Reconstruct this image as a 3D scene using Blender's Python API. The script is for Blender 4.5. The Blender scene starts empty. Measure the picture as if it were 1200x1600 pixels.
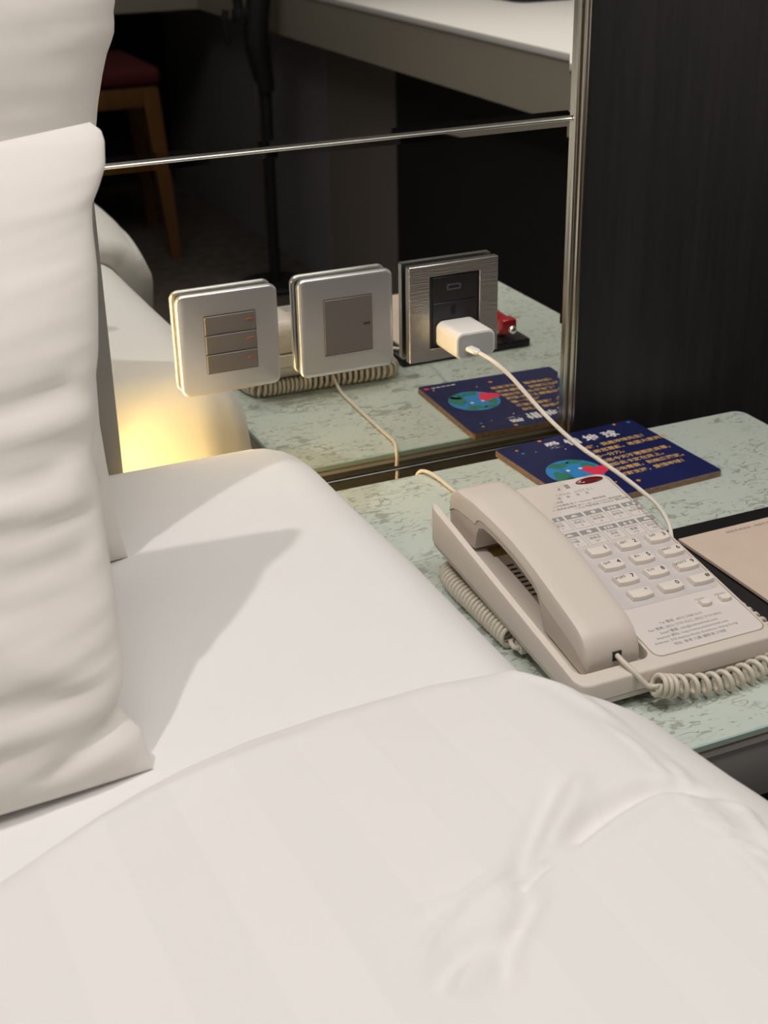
import bpy, bmesh, math, random
from mathutils import Vector, Matrix, noise
random.seed(7)
C = bpy.context.scene.collection
SC = bpy.context.scene

# ------------------------------------------------------------------ camera
cam_d = bpy.data.cameras.new('camera'); cam = bpy.data.objects.new('camera', cam_d); C.objects.link(cam)
R_ = Vector((0.91239205, -0.40893113, -0.01777835)); U_ = Vector((0.19195742, 0.38911869, 0.90096559)); F_ = Vector((0.36151499, 0.82544653, -0.43352616))
cam.matrix_world = Matrix(((R_.x, U_.x, -F_.x, -0.45021), (R_.y, U_.y, -F_.y, -1.04614), (R_.z, U_.z, -F_.z, 1.02578), (0, 0, 0, 1)))
cam_d.sensor_fit = 'VERTICAL'; cam_d.sensor_height = 36.0; cam_d.lens = 2200 / 1600 * 36.0
cam_d.clip_start = 0.02
cam_d.dof.use_dof = True; cam_d.dof.focus_distance = 0.98; cam_d.dof.aperture_fstop = 14.0
SC.camera = cam

# ------------------------------------------------------------------ world, lights, exposure
SC.view_settings.view_transform = 'Standard'; SC.view_settings.look = 'None'
SC.view_settings.exposure = -0.11; SC.view_settings.gamma = 1.0; SC.view_settings.use_curve_mapping = False
w = bpy.data.worlds.new('world'); SC.world = w; w.use_nodes = True
w.node_tree.nodes['Background'].inputs[0].default_value = (1, .97, .94, 1); w.node_tree.nodes['Background'].inputs[1].default_value = 0.035

def spot(name, loc, target, power, size, radius, color=(1, .93, .85), blend=.6):
    l = bpy.data.lights.new(name, 'SPOT'); l.energy = power; l.spot_size = math.radians(size); l.spot_blend = blend
    l.shadow_soft_size = radius; l.color = color
    o = bpy.data.objects.new(name, l); C.objects.link(o); o.location = loc
    o.rotation_euler = (Vector(target) - Vector(loc)).to_track_quat('-Z', 'Y').to_euler(); return o
def area(name, loc, target, power, sx, sy, color=(1, .95, .9)):
    l = bpy.data.lights.new(name, 'AREA'); l.shape = 'RECTANGLE'; l.size = sx; l.size_y = sy; l.energy = power; l.color = color
    o = bpy.data.objects.new(name, l); C.objects.link(o); o.location = loc
    o.rotation_euler = (Vector(target) - Vector(loc)).to_track_quat('-Z', 'Y').to_euler(); return o
spot('downlight_bed', (-.89, -.43, 2.40), (-.3, -.4, .55), 43, 80, .022, (1, .95, .9))
spot('downlight_aisle', (.60, -1.05, 2.40), (.1, -.5, .5), 26, 100, .09, (1, .94, .88))
spot('downlight_desk', (1.05, -1.1, 2.40), (1.05, -1.1, .7), 105, 66, .08)
area('ceiling_fill', (-.2, -.75, 2.42), (-.2, -.75, 0), 17, 1.2, 1.2, (1, .96, .92))  # added soft fill below the ceiling, not a real fitting

# ------------------------------------------------------------------ helpers
def tag(o, label=None, cat=None, group=None, kind=None):
    if label: o['label'] = label
    if cat: o['category'] = cat
    if group: o['group'] = group
    if kind: o['kind'] = kind
    return o
def thing(name, label, cat, loc=(0, 0, 0), group=None):
    o = bpy.data.objects.new(name, None); C.objects.link(o); o.location = loc; o.empty_display_size = .02
    return tag(o, label, cat, group)
def world_of(p):
    m = Matrix.Translation(p.location) if p.type == 'EMPTY' else Matrix.Identity(4)
    if p.type != 'EMPTY': m = p.matrix_basis.copy()
    if p.parent: m = world_of(p.parent) @ p.matrix_parent_inverse @ m
    return m
def obj(name, bm, mat, parent=None, smooth=True, angle=35):
    me = bpy.data.meshes.new(name)
    bm.normal_update(); bm.to_mesh(me); bm.free()
    for m in (mat if isinstance(mat, (list, tuple)) else [mat]): me.materials.append(m)
    if smooth:
        for p in me.polygons: p.use_smooth = True
        try: me.set_sharp_from_angle(angle=math.radians(angle))
        except Exception: pass
    o = bpy.data.objects.new(name, me); C.objects.link(o)
    if parent:
        o.parent = parent; o.matrix_parent_inverse = world_of(parent).inverted()
    return o
def inst(name, me, mw, parent):
    o = bpy.data.objects.new(name, me); C.objects.link(o); o.parent = parent
    o.matrix_parent_inverse = world_of(parent).inverted(); o.matrix_basis = mw; return o
def add_box(bm, x0, x1, y0, y1, z0, z1, bev=0, seg=2):
    r = bmesh.ops.create_cube(bm, size=1); vs = r['verts']
    for v in vs: v.co = Vector((x0 + (v.co.x + .5) * (x1 - x0), y0 + (v.co.y + .5) * (y1 - y0), z0 + (v.co.z + .5) * (z1 - z0)))
    if bev:
        es = list({e for v in vs for e in v.link_edges})
        bmesh.ops.bevel(bm, geom=es, offset=bev, segments=seg, profile=.5, affect='EDGES', clamp_overlap=True)
def box(*a, **k):
    bm = bmesh.new(); add_box(bm, *a, **k); return bm
def rrect(x0, x1, y0, y1, r, n=6):
    pts = []
    for cx, cy, a0 in ((x1 - r, y1 - r, 0), (x0 + r, y1 - r, 90), (x0 + r, y0 + r, 180), (x1 - r, y0 + r, 270)):
        for k in range(n + 1):
            a = math.radians(a0 + 90 * k / n); pts.append((cx + r * math.cos(a), cy + r * math.sin(a)))
    return pts
def loft(bm, rings, cap0=True, cap1=True, closed=True):
    rows = [[bm.verts.new(p) for p in ring] for ring in rings]; n = len(rows[0])
    for a, b in zip(rows[:-1], rows[1:]):
        for i in range(n if closed else n - 1):
            j = (i + 1) % n
            bm.faces.new((a[i], a[j], b[j], b[i]))
    if cap0: bm.faces.new(rows[0][::-1])
    if cap1: bm.faces.new(rows[-1])
    return rows
def inset(pts, d):
    n = len(pts); out = []
    for i in range(n):
        p0 = Vector(pts[i - 1]); p1 = Vector(pts[i]); p2 = Vector(pts[(i + 1) % n])
        e1 = (p1 - p0); e2 = (p2 - p1)
        n1 = Vector((-e1.y, e1.x)); n2 = Vector((-e2.y, e2.x))
        if n1.length > 1e-9: n1.normalize()
        if n2.length > 1e-9: n2.normalize()
        m = n1 + n2
        if m.length < 1e-6: m = n1
        m.normalize(); k = max(.5, m.dot(n1)); q = p1 + m * d / k; out.append((q.x, q.y))
    return out
def plate(pts, z0, z1, bev=.0005, M=None, bm=None):
    bm = bm or bmesh.new()
    top = inset(pts, bev); rings = [[(x, y, z0) for x, y in pts], [(x, y, z1 - bev) for x, y in pts], [(x, y, z1) for x, y in top]]
    if M: rings = [[M @ Vector(p) for p in r] for r in rings]
    loft(bm, rings); return bm
def smooth_path(pts, step):
    P = [Vector(p) for p in pts]; out = []
    for i in range(len(P) - 1):
        p0 = P[max(i - 1, 0)]; p1 = P[i]; p2 = P[i + 1]; p3 = P[min(i + 2, len(P) - 1)]
        n = max(2, int((p2 - p1).length / step))
        for k in range(n):
            t = k / n
            out.append(.5 * ((2 * p1) + (p2 - p0) * t + (2 * p0 - 5 * p1 + 4 * p2 - p3) * t * t + (3 * p1 - p0 - 3 * p2 + p3) * t ** 3))
    out.append(P[-1]); return out
def frames(P):
    T = [(P[min(i + 1, len(P) - 1)] - P[max(i - 1, 0)]).normalized() for i in range(len(P))]
    up = Vector((0, 0, 1)) if abs(T[0].z) < .9 else Vector((1, 0, 0))
    N = [(up - T[0] * up.dot(T[0])).normalized()]
    for i in range(1, len(P)):
        n = N[-1] - T[i] * N[-1].dot(T[i]); N.append(n.normalized())
    return T, N
def tube(bm, P, r, sides=8, caps=True):
    P = [Vector(p) for p in P]; T, N = frames(P); rings = []
    for i, p in enumerate(P):
        b = T[i].cross(N[i]); rr = r[i] if isinstance(r, (list, tuple)) else r
        rings.append([p + rr * (math.cos(2 * math.pi * k / sides) * N[i] + math.sin(2 * math.pi * k / sides) * b) for k in range(sides)])
    loft(bm, rings, caps, caps)
def cyl(bm, p0, p1, r, sides=20, bev=0):
    p0 = Vector(p0); p1 = Vector(p1); d = (p1 - p0).normalized()
    if bev: tube(bm, [p0, p0 + d * 1e-5, p0 + d * bev, p1 - d * bev, p1 - d * 1e-5, p1], [r - bev, r - bev, r, r, r - bev, r - bev], sides)
    else: tube(bm, [p0, p1], r, sides)
def text_bm(bm, s, size, M, align='LEFT', ext=.00003, mat_index=0, bold=0):
    cu = bpy.data.curves.new('t', 'FONT'); cu.body = s; cu.size = size; cu.align_x = align; cu.align_y = 'CENTER'; cu.extrude = ext
    cu.resolution_u = 2; cu.offset = bold
    o = bpy.data.objects.new('t', cu); C.objects.link(o)
    me = bpy.data.meshes.new_from_object(o.evaluated_get(bpy.context.evaluated_depsgraph_get()))
    n0 = len(bm.verts); f0 = len(bm.faces)
    bm.from_mesh(me); bm.verts.ensure_lookup_table(); bm.faces.ensure_lookup_table()
    for v in bm.verts[n0:]: v.co = M @ v.co
    for f in bm.faces[f0:]: f.material_index = mat_index
    bpy.data.objects.remove(o); bpy.data.curves.remove(cu); bpy.data.meshes.remove(me)

# ------------------------------------------------------------------ materials
def nt(name):
    m = bpy.data.materials.new(name); m.use_nodes = True; t = m.node_tree
    return m, t, t.nodes['Principled BSDF']
def N(t, typ, **k):
    n = t.nodes.new(typ)
    for a, v in k.items(): setattr(n, a, v)
    return n
def mat(name, col, rough=.5, metal=0, coat=0, spec=.5, bump=0, bscale=200, var=0, vscale=6, stretch=(1, 1, 1), sheen=0):
    m, t, b = nt(name)
    b.inputs['Base Color'].default_value = (*col, 1); b.inputs['Roughness'].default_value = rough
    b.inputs['Metallic'].default_value = metal; b.inputs['Coat Weight'].default_value = coat; b.inputs['Coat Roughness'].default_value = .05
    b.inputs['Specular IOR Level'].default_value = spec; b.inputs['Sheen Weight'].default_value = sheen
    if bump or var:
        tc = N(t, 'ShaderNodeTexCoord'); mp = N(t, 'ShaderNodeMapping'); mp.inputs['Scale'].default_value = stretch
        t.links.new(tc.outputs['Object'], mp.inputs['Vector'])
    if bump:
        n = N(t, 'ShaderNodeTexNoise'); n.inputs['Scale'].default_value = bscale; n.inputs['Detail'].default_value = 4
        t.links.new(mp.outputs[0], n.inputs['Vector'])
        bp = N(t, 'ShaderNodeBump'); bp.inputs['Strength'].default_value = bump; bp.inputs['Distance'].default_value = .001
        t.links.new(n.outputs[0], bp.inputs['Height']); t.links.new(bp.outputs[0], b.inputs['Normal'])
    if var:
        n = N(t, 'ShaderNodeTexNoise'); n.inputs['Scale'].default_value = vscale; n.inputs['Detail'].default_value = 6
        t.links.new(mp.outputs[0], n.inputs['Vector'])
        r = N(t, 'ShaderNodeValToRGB'); r.color_ramp.elements[0].position = .3; r.color_ramp.elements[1].position = .7
        r.color_ramp.elements[0].color = (*[c * (1 - var) for c in col], 1); r.color_ramp.elements[1].color = (*[min(1, c * (1 + var)) for c in col], 1)
        t.links.new(n.outputs[0], r.inputs[0]); t.links.new(r.outputs[0], b.inputs['Base Color'])
    return m
def emit(name, col, s):
    m, t, b = nt(name); b.inputs['Base Color'].default_value = (*col, 1)
    b.inputs['Emission Color'].default_value = (*col, 1); b.inputs['Emission Strength'].default_value = s; return m
def linen(name, col, axis=None, period=.066, amount=.03, fine=900):
    m, t, b = nt(name); b.inputs['Roughness'].default_value = .75; b.inputs['Sheen Weight'].default_value = .15; b.inputs['Specular IOR Level'].default_value = .3
    tc = N(t, 'ShaderNodeTexCoord'); sp = N(t, 'ShaderNodeSeparateXYZ'); t.links.new(tc.outputs['Object'], sp.inputs[0])
    col_in = None
    if axis is not None:
        mu = N(t, 'ShaderNodeMath', operation='MULTIPLY'); mu.inputs[1].default_value = 2 * math.pi / period
        t.links.new(sp.outputs[axis], mu.inputs[0])
        si = N(t, 'ShaderNodeMath', operation='SINE'); t.links.new(mu.outputs[0], si.inputs[0])
        gt = N(t, 'ShaderNodeMapRange'); gt.inputs['From Min'].default_value = -.06; gt.inputs['From Max'].default_value = .06
        t.links.new(si.outputs[0], gt.inputs[0])
        mx = N(t, 'ShaderNodeMix', data_type='RGBA'); t.links.new(gt.outputs[0], mx.inputs[0])
        mx.inputs[6].default_value = (*[c * (1 - amount) for c in col], 1); mx.inputs[7].default_value = (*col, 1)
        t.links.new(mx.outputs[2], b.inputs['Base Color'])
        rm = N(t, 'ShaderNodeMapRange'); rm.inputs['To Min'].default_value = .8; rm.inputs['To Max'].default_value = .62
        t.links.new(gt.outputs[0], rm.inputs[0]); t.links.new(rm.outputs[0], b.inputs['Roughness'])
    else: b.inputs['Base Color'].default_value = (*col, 1)
    n = N(t, 'ShaderNodeTexNoise'); n.inputs['Scale'].default_value = fine; n.inputs['Detail'].default_value = 2
    t.links.new(tc.outputs['Object'], n.inputs['Vector'])
    n2 = N(t, 'ShaderNodeTexNoise'); n2.inputs['Scale'].default_value = 14; n2.inputs['Detail'].default_value = 3
    t.links.new(tc.outputs['Object'], n2.inputs['Vector'])
    b1 = N(t, 'ShaderNodeBump'); b1.inputs['Strength'].default_value = .12; b1.inputs['Distance'].default_value = .0004; t.links.new(n.outputs[0], b1.inputs['Height'])
    b2 = N(t, 'ShaderNodeBump'); b2.inputs['Strength'].default_value = .18; b2.inputs['Distance'].default_value = .01; t.links.new(n2.outputs[0], b2.inputs['Height'])
    t.links.new(b1.outputs[0], b2.inputs['Normal']); t.links.new(b2.outputs[0], b.inputs['Normal'])
    return m
SHEET = linen('white_sheet', (.80, .79, .78))
DUVET = linen('white_stripe_duvet', (.80, .785, .77), 0, .066, .022)
PILLOW = linen('white_pillowcase', (.78, .74, .70), 2, .088, .025)
def mirror_mat():
    m, t, b = nt('tinted_mirror'); b.inputs['Metallic'].default_value = 1; b.inputs['Roughness'].default_value = .012
    b.inputs['Base Color'].default_value = (.81, .81, .765, 1); b.inputs['Specular IOR Level'].default_value = .2; return m
MIRROR = mirror_mat()
CHROME = mat('polished_steel', (.85, .84, .80), .28, 1)
DARKSTEEL = mat('dark_steel_strip', (.16, .155, .14), .35, .8)
BRASSY = mat('steel_trim', (.62, .58, .50), .22, 1)
def black_wood():
    m, t, b = nt('black_wood'); tc = N(t, 'ShaderNodeTexCoord'); mp = N(t, 'ShaderNodeMapping'); mp.inputs['Scale'].default_value = (90, 90, 4)
    t.links.new(tc.outputs['Object'], mp.inputs[0]); n = N(t, 'ShaderNodeTexNoise'); n.inputs['Scale'].default_value = 1; n.inputs['Detail'].default_value = 8; n.inputs['Roughness'].default_value = .65
    t.links.new(mp.outputs[0], n.inputs['Vector']); r = N(t, 'ShaderNodeValToRGB')
    r.color_ramp.elements[0].position = .38; r.color_ramp.elements[0].color = (.0110, .0105, .0118, 1)
    r.color_ramp.elements[1].position = .74; r.color_ramp.elements[1].color = (.023, .0215, .0238, 1)
    t.links.new(n.outputs[0], r.inputs[0]); t.links.new(r.outputs[0], b.inputs['Base Color']); b.inputs['Roughness'].default_value = .55
    bp = N(t, 'ShaderNodeBump'); bp.inputs['Strength'].default_value = .25; bp.inputs['Distance'].default_value = .0008
    t.links.new(n.outputs[0], bp.inputs['Height']); t.links.new(bp.outputs[0], b.inputs['Normal']); return m
BLACKWOOD = black_wood()
def glass_top_mat():
    m, t, b = nt('frosted_mint_glass'); tc = N(t, 'ShaderNodeTexCoord')
    def noi(scale, st, detail=3, off=(0, 0, 0), rough=.5):
        mp = N(t, 'ShaderNodeMapping'); mp.inputs['Scale'].default_value = st; mp.inputs['Location'].default_value = off
        t.links.new(tc.outputs['Object'], mp.inputs[0]); n = N(t, 'ShaderNodeTexNoise'); n.inputs['Scale'].default_value = scale
        n.inputs['Detail'].default_value = detail; n.inputs['Roughness'].default_value = rough
        t.links.new(mp.outputs[0], n.inputs['Vector']); return n.outputs[0]
    def rng(v, a, bb):
        r = N(t, 'ShaderNodeMapRange'); r.inputs['From Min'].default_value = a; r.inputs['From Max'].default_value = bb; t.links.new(v, r.inputs[0]); return r.outputs[0]
    def mul(a, c):
        q = N(t, 'ShaderNodeMath', operation='MULTIPLY'); t.links.new(a, q.inputs[0]); t.links.new(c, q.inputs[1]); return q.outputs[0]
    def mx(a, c):
        q = N(t, 'ShaderNodeMath', operation='MAXIMUM'); t.links.new(a, q.inputs[0]); t.links.new(c, q.inputs[1]); return q.outputs[0]
    nn = noi(1, (95, 210, 1), 0.6)
    sb = N(t, 'ShaderNodeMath', operation='SUBTRACT'); t.links.new(nn, sb.inputs[0]); sb.inputs[1].default_value = .5
    ab = N(t, 'ShaderNodeMath', operation='ABSOLUTE'); t.links.new(sb.outputs[0], ab.inputs[0])
    worms = mul(rng(ab.outputs[0], .046, .032), rng(noi(1, (150, 150, 1), 0, (4, 4, 0)), .43, .47))
    patch = rng(noi(1, (16, 20, 1), 2, (3, 7, 0)), .42, .49)
    dots = rng(noi(1, (200, 420, 1), 1, (9, 2, 0)), .70, .73)
    blob = mul(rng(noi(1, (60, 130, 1), 2, (5, 1, 4)), .52, .56), rng(noi(1, (14, 22, 1), 2, (1, 3, 0)), .60, .64))
    msk = mx(mul(worms, patch), mx(dots, blob))
    mix = N(t, 'ShaderNodeMix', data_type='RGBA'); t.links.new(msk, mix.inputs[0])
    mix.inputs[6].default_value = (.56, .625, .565, 1); mix.inputs[7].default_value = (.36, .385, .335, 1)
    t.links.new(mix.outputs[2], b.inputs['Base Color']); b.inputs['Roughness'].default_value = .28
    b.inputs['Coat Weight'].default_value = .6; b.inputs['Coat Roughness'].default_value = .12
    inv = N(t, 'ShaderNodeMath', operation='SUBTRACT'); inv.inputs[0].default_value = 1; t.links.new(msk, inv.inputs[1])
    bp = N(t, 'ShaderNodeBump'); bp.inputs['Strength'].default_value = .35; bp.inputs['Distance'].default_value = .0006
    t.links.new(msk, bp.inputs['Height']); t.links.new(bp.outputs[0], b.inputs['Normal']); return m
GLASS = glass_top_mat()
PALEGREY = mat('pale_grey_edge_board', (.50, .48, .47), .4)
GLASSEDGE = mat('teal_glass_edge', (.46, .60, .55), .15, 0, .5)
GOLDEDGE = mat('brass_edge_strip', (.42, .33, .17), .4, .3)
WHITELAM = mat('cream_laminate', (.62, .58, .51), .4)
GREYLAM = mat('grey_drawer_laminate', (.27, .26, .255), .4)
TAUPE = mat('taupe_back_board', (.16, .14, .105), .5)
BLACK = mat('black_matte', (.010, .010, .011), .6)
HEADB = mat('grey_headboard_vinyl', (.26, .255, .24), .5, var=.05, vscale=8, bump=.1, bscale=300)
LED = emit('warm_light_strip', (1, .70, .30), 25)
PHONE = mat('beige_phone_plastic', (.68, .61, .545), .42, bump=.05, bscale=2500)
PHONE_D = mat('beige_plastic_lower', (.63, .565, .50), .45, bump=.05, bscale=2500)
FACE = mat('clear_overlay_printed_sheet', (.74, .68, .65), .25, 0, .4)
PADGREY = mat('pale_grey_print', (.62, .58, .57), .3, 0, .3)
KEYM = mat('cream_key_plastic', (.78, .71, .64), .4)
INK = mat('dark_ink', (.05, .05, .055), .6)
GREYINK = mat('grey_ink', (.30, .29, .285), .5)
REDLENS = mat('dark_red_lens', (.16, .008, .010), .08, 0, 1)
SLOT = mat('dark_slot', (.03, .025, .02), .7)
GOLD = mat('brass_label', (.30, .20, .06), .35, .5)
CORD = mat('cream_cord', (.66, .60, .50), .4)
CORDW = mat('white_cable', (.78, .73, .66), .4)
SILVER = mat('satin_silver', (.57, .57, .57), .33, .75)
SWGREY = mat('grey_brown_switch', (.17, .155, .145), .35, .3)
BRUSHED = mat('brushed_steel', (.44, .43, .42), .30, 1, bump=.3, bscale=1, stretch=(40, 900, 900))
SOCK = mat('black_socket_plastic', (.012, .012, .013), .25)
ORANGE = mat('orange_indicator', (.26, .075, .035), .3)
WHITEP = mat('white_gloss_plastic', (.80, .78, .75), .22, 0, .2)
SHADEDF = mat('shaded_adapter_face', (.42, .43, .43), .4)  # white plastic greyed: the weaker light on this face is in the colour
NAVY = mat('navy_print', (.012, .016, .085), .35, 0, .2, var=.25, vscale=9)
CORK = mat('brown_board_edge', (.24, .15, .09), .7, var=.25, vscale=300)
WHITEINK = mat('white_ink', (.70, .70, .72), .5)
GOLDINK = mat('gold_ink', (.56, .36, .14), .5)
BLUEINK = mat('blue_ink', (.03, .22, .52), .4)
GREENINK = mat('green_ink', (.03, .19, .13), .4)
REDINK = mat('red_ink', (.72, .035, .09), .4)
STAR = mat('orange_star_ink', (.72, .34, .06), .4)
PAPER = mat('cream_paper', (.62, .50, .41), .7, var=.03, vscale=40)
LEATHER = mat('black_leather', (.010, .009, .010), .45, bump=.2, bscale=900)
REDPL = mat('red_plastic', (.42, .010, .020), .3, 0, .3)
WOOD = mat('oak_brown_wood', (.17, .075, .020), .45, var=.2, vscale=5, stretch=(8, 8, 1))
REDCLOTH = mat('red_seat_fabric', (.085, .003, .006), .8)
CARPET = mat('dark_brown_carpet', (.080, .064, .054), .95, bump=.8, bscale=400, var=.3, vscale=30)
DESKM = mat('white_desk_top', (.72, .71, .70), .25, 0, .2)
APRON = mat('beige_desk_apron', (.34, .31, .26), .45)
DKGREY = mat('dark_grey_panel', (.21, .205, .215), .6)
MIDGREY = mat('charcoal_panel', (.19, .165, .150), .6)
WALLP = mat('cream_wall_paint', (.62, .59, .54), .8)
CEIL = mat('white_ceiling_paint', (.80, .79, .77), .9)
NAVYOBJ = mat('navy_glossy_case', (.012, .018, .04), .3)

# ------------------------------------------------------------------ room shell
def struct(name, bm, m, parent=None, **k):
    o = obj(name, bm, m, parent, **k)
    if not parent: o['kind'] = 'structure'
    return o
struct('floor', box(-2.6, 1.5, -4.6, .1, -.05, 0), CARPET)
struct('ceiling', box(-2.6, 1.5, -4.6, .1, 2.45, 2.5), CEIL)
struct('wall_back', box(-2.6, 1.5, .0065, .1, 0, 2.45), BLACKWOOD)
struct('wall_left', box(-2.65, -2.6, -4.6, .1, 0, 2.45), WALLP)
struct('wall_right', box(1.5, 1.55, -4.6, .1, 0, 2.45), WALLP)
struct('wall_front', box(-2.6, 1.5, -4.65, -4.6, 0, 2.45), WALLP)

XL, XR = -.30, .1885
def mirror_panel(z0, z1, label):
    bm = bmesh.new(); bw = .0045; d = .00014
    r0 = [(XL, .0055, z0), (XR, .0055, z0), (XR, .0055, z1), (XL, .0055, z1)]
    r1 = [(x, d, z) for x, y, z in r0]
    r2 = [(XL + bw, 0, z0 + bw), (XR - bw, 0, z0 + bw), (XR - bw, 0, z1 - bw), (XL + bw, 0, z1 - bw)]
    loft(bm, [r0, r1, r2]); return obj('mirror_panel', bm, MIRROR, None, smooth=False)
SEAMS = [.2255, .5165, .8075, 1.0985]
mlabels = ['lowest tinted mirror panel, mostly behind the bedside table', 'tinted wall mirror panel behind the three switch plates',
           'tinted wall mirror panel above the long horizontal steel strip']
for k in range(3):
    o = mirror_panel(SEAMS[k] + .0022, SEAMS[k + 1] - .0022, None); tag(o, mlabels[k], 'mirror', 'wall mirror panels')
for k, z in enumerate(SEAMS[1:3]):
    bm = bmesh.new()
    prof = [(.004, -.0021), (-.0004, -.0021), (-.0010, -.0015), (-.0011, -.0004), (-.0005, .0002), (.0006, .0003), (.0006, .0010), (-.0004, .0013), (-.0004, .0021), (.004, .0021)]
    loft(bm, [[(XL, y, z + dz) for y, dz in prof], [(XR - .0005, y, z + dz) for y, dz in prof]])
    struct('trim_%d' % (k + 1), bm, (DARKSTEEL, CHROME)[k], angle=20)
bm = bmesh.new()
prof = [(.1885, .006), (.1885, -.0030), (.1897, -.0040), (.1912, -.0040), (.1918, -.0020), (.1930, -.0018), (.1937, -.0055), (.1948, -.0065), (.1962, -.0065), (.1970, -.0040), (.1978, -.0038), (.1985, -.0060), (.1995, -.0060), (.2000, -.0040), (.2000, .006)]
loft(bm, [[(x, y, .12) for x, y in prof], [(x, y, 1.6) for x, y in prof]])
struct('trim_3', bm, BRASSY, angle=20)

# headboard with its warm light strip
hb = thing('headboard', 'grey padded headboard panel at the left, behind the pillows', 'headboard', (-1.1, -.015, .25))
obj('panel', box(-2.0, -.2760, -.042, -.0004, .20, 1.30), HEADB, hb)
obj('edge_lip', box(-.2760, -.2322, -.042, -.0385, .20, 1.30, bev=.001), HEADB, hb)
o = obj('light_strip', box(-.2758, -.2740, -.0370, -.0040, .25, .76), LED, hb, smooth=False)

# ------------------------------------------------------------------ bed
bed = thing('bed', 'double bed under white fitted sheet, beside the bedside table', 'bed', (-.95, -1.0, 0))
obj('bed_base', box(-1.80, -.12, -2.0, -.06, .02, .36, bev=.01), BLACK, bed)
def mattress_bm():
    bm = bmesh.new(); add_box(bm, -1.85, -.085, -2.02, -.050, .33, .603, bev=.056, seg=8)
    bmesh.ops.subdivide_edges(bm, edges=[e for e in bm.edges if e.calc_length() > .12], cuts=20, use_grid_fill=True)
    for v in bm.verts:
        p = v.co
        if p.z < .40: continue
        d = noise.noise(Vector((p.x * 5, p.y * 5, 3))) * .0025
        # soft vertical puckers of the sheet on the head end and the side
        e = 0
        if p.y > -.075: e = .004 * noise.noise(Vector((p.x * 26, p.z * 9, 1)))
        if p.x > -.11: e = .004 * noise.noise(Vector((p.y * 26 + p.z * 14, p.z * 7, 5)))
        p.z += d
        dx, dy = p.x + .141, p.y + .106
        if dx > 0 and dy > 0:           # the loose sheet corner hangs squarer than the mattress
            t = max(0, min(1, (.585 - p.z) / .09)); q = math.hypot(dx, dy)
            f = 1 + t * .85 * (q / max(dx, dy) - 1) + t * .04 * noise.noise(Vector((math.atan2(dy, dx) * 6, p.z * 8, 2)))
            p.x += dx * (f - 1); p.y += dy * (f - 1)
        if p.y > -.075: p.y += e
        if p.x > -.11: p.x += e
    return bm
obj('fitted_sheet', mattress_bm(), SHEET, bed, angle=80)

def interp(tab, v):
    if v <= tab[0][0]: return tab[0][1]
    for (a, x0), (b, x1) in zip(tab[:-1], tab[1:]):
        if v <= b: return x0 + (x1 - x0) * (v - a) / (b - a)
    return tab[-1][1]
def seg_d(p, a, b):
    ax, ay = a; bx, by = b; dx, dy = bx - ax, by - ay; L = dx * dx + dy * dy
    t = max(0, min(1, ((p[0] - ax) * dx + (p[1] - ay) * dy) / L)) if L else 0
    qx, qy = ax + t * dx, ay + t * dy
    side = dx * (p[1] - ay) - dy * (p[0] - ax)
    return math.hypot(p[0] - qx, p[1] - qy), side, t
WR = [  # polyline, height, width, (optional asymmetric valley)
 ([(-.204, -.648), (-.1875, -.6385), (-.1705, -.630), (-.152, -.623), (-.135, -.620), (-.118, -.624), (-.104, -.630)], -.0040, .0056),
 ([(-.196, -.650), (-.18, -.644), (-.163, -.637), (-.146, -.631), (-.130, -.629), (-.112, -.634)], .0013, .0045),
 ([(-.277, -.677), (-.269, -.668), (-.245, -.652), (-.227, -.646), (-.217, -.642)], .0012, .0022),
 ([(-.273, -.651), (-.247, -.652)], .0008, .002),
 ([(-.226, -.658), (-.209, -.637), (-.186, -.612), (-.165, -.594)], -.0022, .005),
 ([(-.259, -.708), (-.243, -.684), (-.225, -.668), (-.212, -.656)], -.0030, .006),
 ([(-.212, -.656), (-.179, -.623), (-.155, -.596)], .0016, .006),
 ([(-.225, -.657), (-.213, -.652), (-.202, -.648)], -.0024, .0022),
 ([(-.24, -.676), (-.228, -.672)], -.0009, .0018),
 ([(-.119, -.560), (-.1185, -.585), (-.121, -.607), (-.124, -.62)], .0009, .0016),
 ([(-.108, -.595), (-.111, -.611), (-.115, -.625)], .0009, .0016),
 ([(-.126, -.627), (-.126, -.646), (-.132, -.667), (-.133, -.687), (-.135, -.75)], .0010, .0016),
 ([(-.119, -.632), (-.121, -.653), (-.127, -.668), (-.126, -.683), (-.126, -.75)], .0010, .0016),
 ([(-.108, -.633), (-.1, -.643), (-.106, -.663), (-.112, -.685)], .0015, .003),
 ([(-.132, -.667), (-.121, -.673), (-.117, -.681)], .0012, .002),
 ([(-.283, -.697), (-.272, -.687), (-.256, -.678), (-.24, -.674)], -.0018, .006),
 ([(-.272, -.701), (-.26, -.684)], .0012, .004),
 ([(-.30, -.50), (-.22, -.475), (-.16, -.468), (-.12, -.475)], -.0012, .010),
 ([(-.40, -.535), (-.30, -.51), (-.25, -.50)], .0016, .008),
 ([(-.15, -.475), (-.12, -.51), (-.11, -.56)], .0012, .006),
]
def wr(x, y):
    h = 0
    for pl, a, wd in WR:
        best = 9; tt = 0; n = len(pl) - 1
        for i in range(n):
            d, s, t = seg_d((x, y), pl[i], pl[i + 1])
            if d < best: best = d; tt = (i + t) / n
        if best < wd * 3.2:
            taper = min(1, 4 * tt + .15, 4 * (1 - tt) + .15)
            h += 1.9 * a * taper * math.exp(-(best / wd) ** 2)
    return h
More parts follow.
